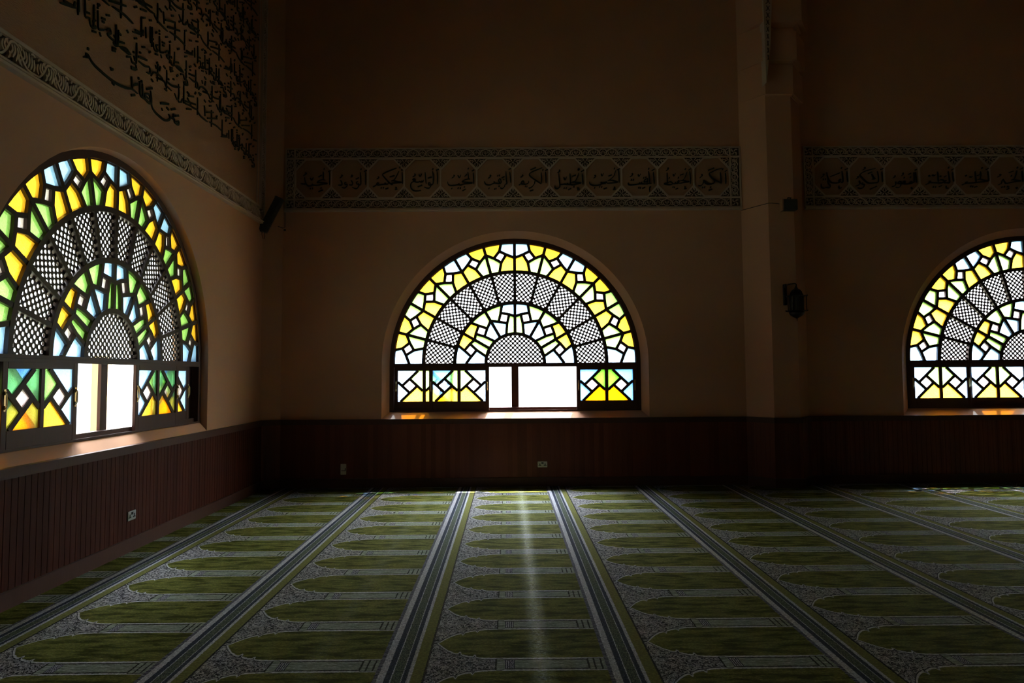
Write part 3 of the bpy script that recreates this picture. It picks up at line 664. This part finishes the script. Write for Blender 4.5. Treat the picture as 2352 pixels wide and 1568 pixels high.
    def cs(x, y):
        y = max(y, -.02); r = math.hypot(x, y)
        if r > rs: x, y = x * rs / r, y * rs / r
        return (x, y)
    for i in range(-12, 13):
        for j in range(-12, 13):
            x, y = (i - j) * pitch * .7071, (i + j) * pitch * .7071 + .028
            if math.hypot(x, y) < rs + .018 and y > -.02: cell(x, y, PI / 4, cs)
    obj('perforated_screen', pb, M_LATT, root)
    return root

def build_sash():
    """sliding sash, 0.94 wide; origin at its lower left, room side"""
    root = empty('sliding_sash')
    W_, z0, z1 = .94, -.733, -.048
    D = .034
    bm = bmesh.new()
    box(bm, 0, .060, 0, D, z0, z1); box(bm, W_ - .060, W_, 0, D, z0, z1)
    box(bm, .060, W_ - .060, 0, D, z0, -.590); box(bm, .060, W_ - .060, 0, D, -.112, z1)
    gw = (W_ - .120 - .052) / 2
    box(bm, .060 + gw, .060 + gw + .052, 0, D, -.590, -.112)
    bmesh.ops.bevel(bm, geom=list(bm.edges), offset=.003, segments=1, affect='EDGES')
    o = obj('sash_frame', bm, M_WOOD, root)
    bb, gb = bmesh.new(), bmesh.new()
    for half in (0, 1):
        def P(x, y):
            x = (1 - x) if half else x
            return (.060 + half * (gw + .052) + x * gw, -.112 - y * .478)
        T, R, B, L = (.472, .262), (.782, .492), (.477, .720), (.167, .489)
        ur, rr, bl, ll = (.81, 0), (1, .652), (.110, 1), (0, .366)
        for pts, c in (([(0, 0), ur, T, L, ll], 'b'), ([ur, (1, 0), rr, R, T], 'g'), ([rr, (1, 1), bl, B, R], 'y'), ([ll, L, B, bl, (0, 1)], 'b'), ([T, R, B, L], 'w')):
            f = gb.faces.new([gb.verts.new((P(*p)[0], D / 2, P(*p)[1])) for p in pts]); f.material_index = GI[c]
        for a, b in ((ur, T), (T, L), (T, R), (R, rr), (R, B), (B, bl), (B, L), (L, ll)):
            a, b = P(*a), P(*b); dx, dy = b[0] - a[0], b[1] - a[1]; l = math.hypot(dx, dy); dx /= l; dy /= l; h = .021
            a = (a[0] - dx * .004, a[1] - dy * .004); b = (b[0] + dx * .004, b[1] + dy * .004)
            prism(bb, [(a[0] - dy * h, a[1] + dx * h), (b[0] - dy * h, b[1] + dx * h), (b[0] + dy * h, b[1] - dx * h), (a[0] + dy * h, a[1] - dx * h)], .004, D - .004, front)
    obj('stained_glass', gb, GL, root)
    obj('glazing_bars', bb, M_LATT, root)
    hb = bmesh.new()
    for x in (.030, W_ - .030):
        box(hb, x - .010, x + .010, -.003, 0, -.44, -.27)
        box(hb, x - .006, x + .006, -.012, -.003, -.425, -.395); box(hb, x - .006, x + .006, -.012, -.003, -.315, -.285)
        tube(hb, [(x, -.010, -.42), (x, -.020, -.40), (x, -.020, -.31), (x, -.010, -.29)], .004, 6)
    obj('pull_handle', hb, M_BRASS, root)
    return root

def copy_tree(o, parent=None):
    c = o.copy(); C.objects.link(c); c.parent = parent
    for ch in list(o.children): copy_tree(ch, c)
    return c

win1 = build_window('window_1', (WINS[0][0], YB + BACKW, ZS), 0)
win2 = copy_tree(win1); win2.name = 'window_2'; win2.location = (WINS[1][0], YB + BACKW, ZS)
win3 = copy_tree(win1); win3.name = 'window_3'; win3.location = (XL - LEFTW, WL[0], ZS); win3.rotation_euler = (0, 0, PI / 2)
FRONTT, BACKT = .006, .049
def put_sash(win, u, w, first=[None]):
    if first[0] is None:
        s = build_sash(); first[0] = s; s.parent = win
    else:
        s = copy_tree(first[0], win)
    s.location = (u, w, 0)
    return s
for u, w in ((-1.898, BACKT), (-1.350, FRONTT), (.957, FRONTT), (.957, BACKT)): put_sash(win1, u, w)
for u, w in ((-1.888, FRONTT), (-.96, BACKT), (.02, FRONTT), (.948, BACKT)): put_sash(win2, u, w)
bm = bmesh.new(); box(bm, 1.735, 1.895, .086, .10, -.69, -.042)
obj('closing_strip', bm, M_WOOD, win3)
for u, w in ((-1.495, FRONTT), (-1.885, BACKT), (.435, FRONTT), (.805, BACKT)): put_sash(win3, u, w)

# ---------------------------------------------------------------- carved friezes
def arabesque_border(bm, x0, x1, z0, z1, fr, pitch, t0, t1, phase=0, vertical=False):
    """scrolling arch-and-leaf ornament between two rails"""
    H = z1 - z0
    n = max(1, round((x1 - x0) / pitch)); p = (x1 - x0) / n
    def F(a, b): return (z0 + (b - z0), a) if False else (a, b)
    w = H * .085
    def R_(P, ww=w, tp=.5):
        P = smooth_line(P, 3)
        if vertical: P = [(z0 + (b - z0), a) for a, b in P]
        ribbon(bm, P, ww, t0, t1, fr, None, tp)
    def pt(i, a, b): return (x0 + (i + a) * p, z0 + b * H)
    for i in range(n):
        R_([pt(i, 0, .02), pt(i, .16, .28), pt(i, .28, .72), pt(i, .5, .98)], w * 1.2, 0)
        R_([pt(i, .5, .98), pt(i, .72, .72), pt(i, .84, .28), pt(i, 1, .02)], w * 1.2, 0)
        R_([pt(i, .5, .06), pt(i, .5, .70)], w * .9)
        for s_ in (-1, 1):
            R_([pt(i, .5 + s_ * .03, .10), pt(i, .5 + s_ * .13, .18), pt(i, .5 + s_ * .20, .38), pt(i, .5 + s_ * .16, .60)], w * 1.2)
            R_([pt(i, .5 + s_ * .04, .40), pt(i, .5 + s_ * .09, .52), pt(i, .5 + s_ * .08, .72)], w)
            R_([pt(i, .5 + s_ * .30, .10), pt(i, .5 + s_ * .27, .30), pt(i, .5 + s_ * .22, .12)], w)
            R_([pt(i, .5 + s_ * .47, .92), pt(i, .5 + s_ * .37, .84), pt(i, .5 + s_ * .31, .62), pt(i, .5 + s_ * .36, .42)], w * 1.2)
            R_([pt(i, .5 + s_ * .46, .62), pt(i, .5 + s_ * .40, .50), pt(i, .5 + s_ * .42, .30)], w)
            R_([pt(i, .5 + s_ * .18, .92), pt(i, .5 + s_ * .24, .76), pt(i, .5 + s_ * .29, .90)], w)
        R_([pt(i, 1, .95), pt(i, 1, .35)], w * .8)

def leaf_border(bm, x0, x1, z0, z1, fr, pitch, t0, t1, vertical=False):
    """running leaf scroll: slanting sprays, each with curled leaflets"""
    H = z1 - z0; n = max(1, round((x1 - x0) / pitch)); p = (x1 - x0) / n
    def R_(i, P, ww, tp=.35):
        P = [(x0 + (i + a) * p, z0 + b * H) for a, b in P]
        P = smooth_line(P, 3)
        if vertical: P = [(b, a) for a, b in P]
        ribbon(bm, P, ww * H, t0, t1, fr, None, tp)
    for i in range(n):
        R_(i, [(0, .06), (.10, .10), (.22, .45), (.30, .85), (.42, .95), (.52, .80)], .11, .6)
        R_(i, [(.52, .80), (.60, .45), (.72, .12), (.86, .03), (1.0, .06)], .11, .6)
        for P in ([(.16, .28), (.10, .50), (.12, .78)], [(.20, .40), (.16, .62), (.20, .90)], [(.27, .62), (.22, .80), (.24, .95)],
                  [(.06, .16), (.02, .40), (.04, .66)], [(.33, .80), (.36, .55), (.30, .30)], [(.40, .84), (.43, .55), (.37, .20)],
                  [(.28, .42), (.30, .22), (.25, .06)], [(.47, .78), (.50, .50), (.45, .10)], [(.56, .58), (.52, .35), (.56, .08)],
                  [(.60, .40), (.57, .22), (.62, .06)], [(.64, .42), (.68, .62), (.62, .90)], [(.70, .26), (.74, .55), (.70, .88)],
                  [(.77, .16), (.81, .50), (.78, .90)], [(.84, .14), (.88, .45), (.86, .80)], [(.92, .14), (.95, .40), (.92, .72)],
                  [(.96, .86), (.90, .95), (.84, .90)], [(.04, .80), (.08, .95)], [(.58, .74), (.56, .92), (.48, .95)]):
            R_(i, P, .105)

def names_frieze(name, x0, x1, nx, ox0, opitch, words):
    y = YB
    root = empty(name, (x0, y, 4.27)); tag(root, kind='structure')
    def T(o): o.matrix_parent_inverse = root.matrix_basis.inverted(); return o
    bm = bmesh.new()
    box(bm, x0, x1, y - .006, y, 4.285, 5.283)
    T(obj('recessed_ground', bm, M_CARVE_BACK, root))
    bm = bmesh.new(); d = .030
    def rail(a, b, c, e, dd=d): box(bm, a, b, y - dd, y, c, e)
    rail(x0, x1, 5.262, 5.283); rail(x0, x1, 5.105, 5.133); rail(x0, x1, 4.455, 4.482); rail(x0, x1, 4.315, 4.330)
    rail(x0, x1, 4.268, 4.318, .05); rail(x0, x1, 4.283, 4.300, .062)
    for a in (x0, ox0 - .022): rail(a, a + .022, 4.27, 5.283)
    ends = [x0]
    if nx: 
        rail(ox0 + nx * opitch, ox0 + nx * opitch + .022, 4.27, 5.283); rail(x1 - .022, x1, 4.27, 5.283)
    zt, zb_ = 5.105, 4.482; r = .026
    for k in range(nx + 1 if nx else 13):
        x = ox0 + k * opitch
        if x > x1: break
        rail(x - .012, x + .012, 4.660, 4.930)
    for k in range(nx if nx else 12):
        a, b = ox0 + k * opitch, ox0 + (k + 1) * opitch
        if b > x1 + .01: break
        c = .165
        O = [(a + c, zt - .004), (b - c, zt - .004), (b - .003, 4.93), (b - .003, 4.66), (b - c, zb_ + .004), (a + c, zb_ + .004), (a + .003, 4.66), (a + .003, 4.93)]
        for i in range(8):
            p, q = O[i], O[(i + 1) % 8]
            if abs(p[0] - q[0]) < .01: continue
            ribbon(bm, [p, q], .024, y - d, y - d - .002 + .03, lambda u, v, t: (u, t, v), None, 0)
            ribbon(bm, [p, q], .024, y, y - d, lambda u, v, t: (u, t, v), None, 0)
    T(obj('rails', bm, M_CARVE, root))
    # octagon fields
    bm = bmesh.new(); nn = 0
    for k in range(nx if nx else 12):
        a, b = ox0 + k * opitch, ox0 + (k + 1) * opitch
        if b > x1 + .01: break
        nn += 1; c = .168
        prism(bm, [(a + c, zt), (b - c, zt), (b, 4.93), (b, 4.66), (b - c, zb_), (a + c, zb_), (a, 4.66), (a, 4.93)], y - .012, y - .001, front)
    T(obj('octagon_fields', bm, M_OCT, root))
    # ornament
    bm = bmesh.new(); fr = lambda u, v, t: (u, t, v)
    xe = ox0 + nx * opitch if nx else x1
    arabesque_border(bm, ox0, xe, 5.136, 5.260, fr, .285, y - .004, y - .024)
    arabesque_border(bm, ox0, xe, 4.332, 4.453, fr, .285, y - .004, y - .024)
    ew = ox0 - .022 - x0 - .022
    for ex in [x0 + .022] + ([xe + .022] if nx else []):
        arabesque_border(bm, 4.49, 5.10, ex, ex + ew, lambda u, v, t: (u, t, v), .2, y - .004, y - .024, vertical=True)
        for zc in (4.392, 5.198):
            for q in range(4):
                an = PI / 4 + q * PI / 2
                ribbon(bm, smooth_line([(ex + ew / 2 + .012 * math.cos(an), zc + .012 * math.sin(an)), (ex + ew / 2 + .04 * math.cos(an + .3), zc + .04 * math.sin(an + .3)), (ex + ew / 2 + .062 * math.cos(an - .2), zc + .062 * math.sin(an - .2))], 3), .016, y - .004, y - .024, fr, None, .4)
    for k in range(nn + 1):
        x = ox0 + k * opitch
        for sg, zc in ((1, 4.93), (-1, 4.66)):
            def q(a, b): return (x + a, zc + sg * b)
            sides = [s_ for s_ in (-1, 1) if not ((k == 0 and s_ < 0) or (k == nn and nx and s_ > 0))]
            el = [(.018 * math.cos(t), .085 + .034 * math.sin(t)) for t in [2 * PI * j / 10 for j in range(11)]]
            ribbon(bm, [q(*e) for e in el], .008, y - .004, y - .022, fr, None, 0)
            for s_ in sides:
                for P in ([(.02, .03), (.045, .07), (.03, .10)], [(.05, .062), (.075, .095), (.06, .125), (.035, .135)], [(.085, .095), (.11, .125), (.09, .150)], [(.055, .155), (.08, .140), (.115, .158)], [(.012, .13), (.03, .158), (.045, .165)], [(.12, .135), (.142, .160)], [(.004, .015), (.010, .045)]):
                    ribbon(bm, smooth_line([q(s_ * a, b) for a, b in P], 3), .013, y - .004, y - .022, fr, None, .5)
    T(obj('ornament', bm, M_CARVE, root))
    # calligraphy, one word in each octagon
    for wd in words:
        bm = bmesh.new()
        for st in wd:
            P = [(st[i] / 1000, st[i + 1] / 1000) for i in range(0, len(st), 2)]
            ribbon(bm, smooth_line(P, 4), .022 if len(P) > 2 or math.dist(P[0], P[-1]) > .03 else .026, y - .008, y - .030, fr, math.radians(52), .5)
        T(obj('calligraphy_word', bm, M_INK, root))
    return root

names_frieze('trim_3', -3.468, 3.705, 12, -3.310, .5697, WORDS[:12])
names_frieze('trim_4', 4.700, 12.4, 0, 4.856, .5575, WORDS[12:])

# left wall: carved band, vertical band, large inscription
def left_trim():
    root = empty('trim_5', (XL, 6, 4.0)); tag(root, kind='structure')
    fr = lambda u, v, t: (t, u, v)
    def T(o): o.matrix_parent_inverse = Matrix.Translation((-XL, -6, -4.0)); return o
    bm = bmesh.new(); box(bm, XL, XL + .006, -1, 10.73, 4.03, 4.27); box(bm, XL, XL + .006, 10.56, 10.735, 4.27, ZC)
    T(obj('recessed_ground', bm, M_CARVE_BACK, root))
    bm = bmesh.new()
    box(bm, XL, XL + .035, -1, 10.56, 4.246, 4.276); box(bm, XL, XL + .030, -1, 10.735, 4.062, 4.078)
    box(bm, XL, XL + .055, -1, 10.735, 4.012, 4.062); box(bm, XL, XL + .07, -1, 10.735, 4.036, 4.050)
    box(bm, XL, XL + .035, 10.555, 10.585, 4.246, ZC); box(bm, XL, XL + .035, 10.71, 10.740, 4.0, ZC)
    box(bm, XL, XL + .02, 10.43, 10.45, 4.276, ZC)
    T(obj('rails', bm, M_CARVE, root))
    bm = bmesh.new()
    leaf_border(bm, 4.2, 10.56, 4.080, 4.244, fr, .43, XL + .004, XL + .030)
    leaf_border(bm, 4.09, ZC - .1, 10.586, 10.708, fr, .40, XL + .004, XL + .030, vertical=True)
    T(obj('ornament', bm, M_CARVE, root))
    bm = bmesh.new(); box(bm, XL, XL + .008, -1, 10.43, 4.276, ZC)
    T(obj('stucco_field', bm, M_ROUGH, root))
    def line(strokes, w):
        bm = bmesh.new()
        for P in strokes:
            ribbon(bm, smooth_line(P, 4), w, XL + .004, XL + .020, fr, math.radians(128), .45)
        return T(obj('calligraphy_line', bm, M_INK, root))
    cv = lambda L, dy=0, dz=0: [[(st[i] / 1000 + dy, st[i + 1] / 1000 + dz) for i in range(0, len(st), 2)] for st in L]
    line(cv(CLOSING), .026)
    row = cv(ROW)
    for k in range(11):
        sh = (k * 1.13) % 3.33
        base = k * .315
        out = []
        for P in row:
            for rep in (-3.33, 0, 3.33):
                Q = [(a + sh * (1 if k else 0) + rep, b + base) for a, b in P]
                if min(a for a, b in Q) > 5.55 and max(a for a, b in Q) < 10.40 and max(b for a, b in Q) < ZC - .05: out.append(Q)
        for j in range(30):                                # vowel marks above and below
            yy = 5.85 + j * .152 + random.uniform(-.04, .04)
            zz = base + (5.105 if j % 3 else 4.80) + random.uniform(-.03, .03) - (.06 if j % 5 == 0 else 0)
            if yy < 10.36 and zz < ZC - .08 and (k or j % 3):
                out.append([(yy, zz), (yy + random.choice((.045, .055, .03)), zz + random.choice((.022, .03, -.01)))])
        for j in range(13):
            yy = 5.95 + j * .345 + random.uniform(-.09, .09); zz = base + 4.86
            if yy < 10.3 and zz < ZC - .4:
                out.append([(yy, zz + .215), (yy + .006, zz + .12), (yy + .004, zz + .0)])
        line(out, .021)
left_trim()

# tapering carved band on the rib above the pilaster
bm = bmesh.new()
root = empty('trim_6', (PF0, YB - PD, 6.1)); tag(root, kind='structure')
Pz = [(3.966, 4.41 + 1.7), (3.990, 5.2 + 1.7), (4.03, 5.2 + 1.72)]
prism(bm, [(-.035, 0), (-.045, 1.1), (-.050, 2.45), (.20, 2.45), (.09, 1.35), (.06, .9), (.035, .5)], -.165, .02, front)
obj('carved_band', bm, M_CARVE, root)
bm = bmesh.new()
for z in [.35 + .11 * k for k in range(18)]:
    wv = .010 + .045 * max(0, (z - .3)) / 1.0
    cx = .0 + .03 * max(0, z - .8)
    ribbon(bm, smooth_line([(cx - wv * .5, z), (cx + wv * .2, z + .04), (cx - wv * .3, z + .085)], 3), .012, -.166, -.170, front, None, .5)
    ribbon(bm, smooth_line([(cx + wv * .8, z), (cx + wv * .3, z + .05), (cx + wv * .9, z + .08)], 3), .010, -.166, -.170, front, None, .5)
obj('shade_strokes', bm, M_CARVE_BACK, root)  # dark strokes laid on the band, its carved shade put into colour

# ---------------------------------------------------------------- carpets
names = ['far left prayer carpet strip, cut narrow against the left wainscot',
         'green prayer carpet strip, second from the left wall',
         'green prayer carpet strip, third from the left wall, just left of the brightly lit strip',
         'green prayer carpet strip running straight under the middle window, catching its light',
         'green prayer carpet strip, first to the right of the strip lit by the middle window',
         'green prayer carpet strip, second to the right of the strip lit by the middle window',
         'green prayer carpet strip meeting the wall around the foot of the pilaster',
         'green prayer carpet strip, first beyond the pilaster foot',
         'green prayer carpet strip ending below the left half of the right window',
         'rightmost green prayer carpet strip, under the middle of the right window']
SEAM = .284
for k in range(-2, 8):
    a = max(X_STRIPE + k * P_STRIP + SEAM - (P_STRIP), XL + .04) 
    b = min(X_STRIPE + k * P_STRIP + SEAM, XR - .05)
    ox = X_STRIPE + (k - 1) * P_STRIP
    if b < XL + .1 or a > XR: continue
    g = .0012
    bm = bmesh.new()
    y0, y1 = YR + .05, YB - .052
    def yend(x):                                   # follow the pilaster foot
        m_ = .052
        if x <= PX0 - .04 or x >= PX1 + .02: return YB - m_
        if x < PF0 - .02: return YB - m_ - (x - PX0 + .04) / (PF0 - .02 - PX0 + .04) * PD
        if x <= PF1 + .02: return YB - PD - m_
        return YB - m_ - (PX1 + .02 - x) / (PX1 - PF1) * PD
    xs = sorted(set([a + g, b - g] + [x for x in (PX0 - .04, PF0 - .02, PF1 + .02, PX1 + .02) if a + g < x < b - g]))
    pts = [(a + g, y0), (b - g, y0)] + [(x, yend(x)) for x in reversed(xs)]
    prism(bm, [(p[0] - ox, p[1] - R0) for p in pts], -.004, 0, lambda p, q, t: (p, q, t))
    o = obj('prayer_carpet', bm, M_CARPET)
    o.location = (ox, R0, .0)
    o.pass_index = {-1: 8, 0: 25, 1: 100, 2: 6}.get(k - 0, 3)  # strength of the painted fold sheen, greatest under the middle window
    tag(o, names[k + 2], 'carpet', 'prayer carpet strips on the floor')

# ---------------------------------------------------------------- electrical fittings
def double_socket(name, label, loc, rz, plate, pins):
    root = empty(name, loc, rz); tag(root, label, 'socket')
    bm = bmesh.new(); box(bm, -.074, .074, -.010, 0, -.045, .045)
    bmesh.ops.bevel(bm, geom=list(bm.edges), offset=.004, segments=2, affect='EDGES')
    obj('face_plate', bm, plate, root)
    for sx in (-1, 1):
        bm = bmesh.new()
        cx = sx * .040
        box(bm, cx - .006, cx + .006, -.0125, -.009, -.004, .016)
        box(bm, cx - .020, cx - .006, -.0125, -.009, -.022, -.010); box(bm, cx + .006, cx + .020, -.0125, -.009, -.022, -.010)
        box(bm, cx - .009, cx + .009, -.0125, -.009, -.016, -.004)
        obj('pin_holes', bm, pins, root)
    for sx in (-1, 1):
        bm = bmesh.new(); box(bm, sx * .0085 - .0075, sx * .0085 + .0075, -.014, -.009, .008, .034)
        bmesh.ops.bevel(bm, geom=list(bm.edges), offset=.002, segments=1, affect='EDGES')
        obj('rocker_switch', bm, M_BLACK, root)
    return root
double_socket('double_socket', 'ivory double wall socket on the wainscot under the middle window', (.530, YB - .030, .330), 0, M_PLATE, M_BLACK)
double_socket('double_socket', 'steel-edged double socket low on the left wall wainscot', (XL + .030, 7.068, .348), PI / 2, M_STEEL, M_BLACK)
root = empty('wall_outlet', (-2.517, YB - .030, .278)); tag(root, 'tall ivory outlet plate low on the back wainscot, left of the middle window', 'outlet')
bm = bmesh.new(); box(bm, -.044, .044, -.010, 0, -.082, .082); bmesh.ops.bevel(bm, geom=list(bm.edges), offset=.004, segments=2, affect='EDGES')
obj('face_plate', bm, M_PLATE, root)
bm = bmesh.new(); box(bm, -.030, .034, -.013, -.009, -.026, -.016); box(bm, .022, .034, -.013, -.009, -.016, .020)
obj('slot', bm, M_BLACK, root)

# ---------------------------------------------------------------- column loudspeaker in the corner
root = empty('column_speaker', (-3.60, 10.66, 4.16)); tag(root, 'dark column loudspeaker tilted on its bracket in the left corner', 'loudspeaker')
bm = bmesh.new()
ax = Vector((.235, .03, .50)).normalized()
rm = ax.to_track_quat('Z', 'Y').to_matrix().to_4x4()
pr = [(-.055, -.045), (-.040, -.075), (.040, -.075), (.055, -.045), (.05, .05), (-.05, .05)]
prism(bm, pr, -.28, .28, lambda p, q, t: (p, q, t)); 
bmesh.ops.bevel(bm, geom=list(bm.edges), offset=.008, segments=2, affect='EDGES')
bmesh.ops.transform(bm, matrix=rm, verts=bm.verts)
body = obj('cabinet', bm, M_GREY, root)
bm = bmesh.new()
for k in range(22):
    z = -.25 + k * .0235
    box(bm, -.037, .037, -.079, -.074, z, z + .012)
bmesh.ops.transform(bm, matrix=rm, verts=bm.verts)
obj('grille', bm, M_BLACK, root)
bm = bmesh.new(); box(bm, -.062, .062, -.082, .055, .27, .30); bmesh.ops.bevel(bm, geom=list(bm.edges), offset=.01, segments=2, affect='EDGES')
bmesh.ops.transform(bm, matrix=rm, verts=bm.verts)
obj('end_cap', bm, M_GREY, root)
bm = bmesh.new()
box(bm, -.138, -.118, -.05, .05, -.26, -.05)
tube(bm, [(-.125, 0, -.20), (-.09, 0, -.20), (-.06, .01, -.15)], .010, 8)
tube(bm, [(-.125, 0, -.10), (-.05, 0, -.12)], .008, 8)
obj('wall_bracket', bm, M_IRON, root)
bm = bmesh.new()
tube(bm, [(-.128, .01, -.22), (-.125, .01, -.30), (-.110, .01, -.36), (-.092, .01, -.37), (-.080, .01, -.33), (-.088, .01, -.27), (-.112, .01, -.22)], .004, 6)
obj('cable_loop', bm, M_CABLE, root)
bm = bmesh.new()
tube(bm, [(-3.47, YB - .006, 4.26), (-3.468, YB - .006, 4.03), (-3.50, YB - .008, 4.018), (-3.60, 10.885, 4.05), (-3.66, 10.83, 4.06)], .006, 6)
box(bm, -3.482, -3.452, YB - .02, YB, 3.975, 4.0)
tag(obj('speaker_cable', bm, M_CABLE), 'thin black cable running down the corner beside the left end of the inscription frieze', 'cable')

# box speaker on the pilaster
root = empty('wall_speaker', (4.27, YB - PD, 4.235)); tag(root, 'small dark box speaker high on the pilaster, level with the frieze bottom', 'loudspeaker')
bm = bmesh.new(); box(bm, -.095, .115, -.15, -.035, -.085, .080); bmesh.ops.bevel(bm, geom=list(bm.edges), offset=.008, segments=2, affect='EDGES')
obj('cabinet', bm, M_GREY, root)
bm = bmesh.new(); box(bm, -.118, -.094, -.155, -.035, -.095, .085); bmesh.ops.bevel(bm, geom=list(bm.edges), offset=.005, segments=1, affect='EDGES')
obj('lit_side', bm, M_OCT, root)  # paler slab; light on the left face put into its colour
bm = bmesh.new(); box(bm, -.03, .05, -.036, 0, -.03, .03); obj('bracket', bm, M_IRON, root)
bm = bmesh.new(); tube(bm, [(-.02, -.09, .08), (-.01, -.09, .115), (.05, -.06, .118), (.06, -.004, .10)], .006, 6)
obj('top_hook', bm, M_IRON, root)
bm = bmesh.new()
tube(bm, [(3.705, YB - .004, 4.262), (PX0 + .01, YB - .020, 4.262), (PF0 - .005, YB - PD - .010, 4.285), (PF0 + .05, YB - PD - .008, 4.287), (4.20, YB - PD - .010, 4.270)], .005, 6)
tag(obj('speaker_wire', bm, M_CABLE), 'thin wire crossing the pilaster from the frieze to the box speaker', 'cable')

# ---------------------------------------------------------------- lantern on the pilaster
root = empty('wall_lantern', (4.31, YB - PD - .17, 2.74)); tag(root, 'black pierced metal lantern hanging from a bracket on the pilaster', 'lantern')
bm = bmesh.new(); box(bm, -.135, -.085, .13, .17, -.02, .30); box(bm, -.125, -.095, .10, .13, .24, .30)
bmesh.ops.bevel(bm, geom=list(bm.edges), offset=.006, segments=1, affect='EDGES')
tube(bm, [(-.11, .12, .27), (-.09, .07, .288), (-.05, .01, .29), (-.012, 0, .292), (.004, 0, .275), (0, 0, .245)], .010, 8)
obj('bracket', bm, M_IRON, root)
bm = bmesh.new(); lathe(bm, [(.004, .26), (.014, .25), (.018, .235), (.03, .215), (.06, .195), (.082, .17), (.092, .14), (.105, .115), (.13, .108)], n=8)
obj('dome_cap', bm, M_IRON, root)
def rim(z):
    bm = bmesh.new(); lathe(bm, [(.10, z - .006), (.150, z - .004), (.155, z), (.150, z + .004), (.10, z + .006)], n=8)
    for k in range(8):
        a = 2 * PI * k / 8; tube(bm, [(.145 * math.cos(a), .145 * math.sin(a), z), (.168 * math.cos(a), .168 * math.sin(a), z + .006)], .006, 5)
    return bm
obj('rim', rim(.105), M_IRON, root); obj('rim', rim(-.118), M_IRON, root)
bm = bmesh.new()
for k in range(8):
    a0, a1 = 2 * PI * k / 8, 2 * PI * (k + 1) / 8; r = .104
    A, B = Vector((r * math.cos(a0), r * math.sin(a0), 0)), Vector((r * math.cos(a1), r * math.sin(a1), 0))
    tube(bm, [A + Vector((0, 0, -.115)), A + Vector((0, 0, .105))], .007, 6)
    for f in (.25, .5, .75):
        p = A.lerp(B, f); tube(bm, [p + Vector((0, 0, -.115)), p + Vector((0, 0, .105))], .0045, 5)
    for z in (-.06, 0, .06): tube(bm, [A + Vector((0, 0, z)), B + Vector((0, 0, z))], .004, 5)
obj('cage', bm, M_IRON, root)
bm = bmesh.new(); lathe(bm, [(.092, -.112), (.094, 0), (.092, .10)], n=16)
obj('inner_shade', bm, M_BLACK, root)
for sx in (-1, 1):
    bm = bmesh.new(); tube(bm, [(sx * .138, -.03, -.118), (sx * .138, -.03, .105)], .006, 6)
    obj('side_rod', bm, M_IRON, root)
bm = bmesh.new(); lathe(bm, [(.105, -.120), (.108, -.150), (.092, -.180), (.06, -.202), (.025, -.222), (.006, -.232), (.004, -.262), (.001, -.27)], n=16)
obj('bottom_bowl', bm, M_IRON, root, smooth=True)

# ---------------------------------------------------------------- outside
bm = bmesh.new(); box(bm, -40, 40, YB + THK + .02, 45, -3.3, -3.0); box(bm, -40, XL - THK - .02, -30, YB + THK + .02, -3.3, -3.0)
tag(obj('ground', bm, M_OUT), kind='structure')

bm = bmesh.new(); box(bm, -5.62, -5.42, 9.60, 9.72, -3.0, 2.0)
tag(obj('garden_post', bm, M_POST), 'cream masonry post outside, seen through the opening of the left window', 'post')
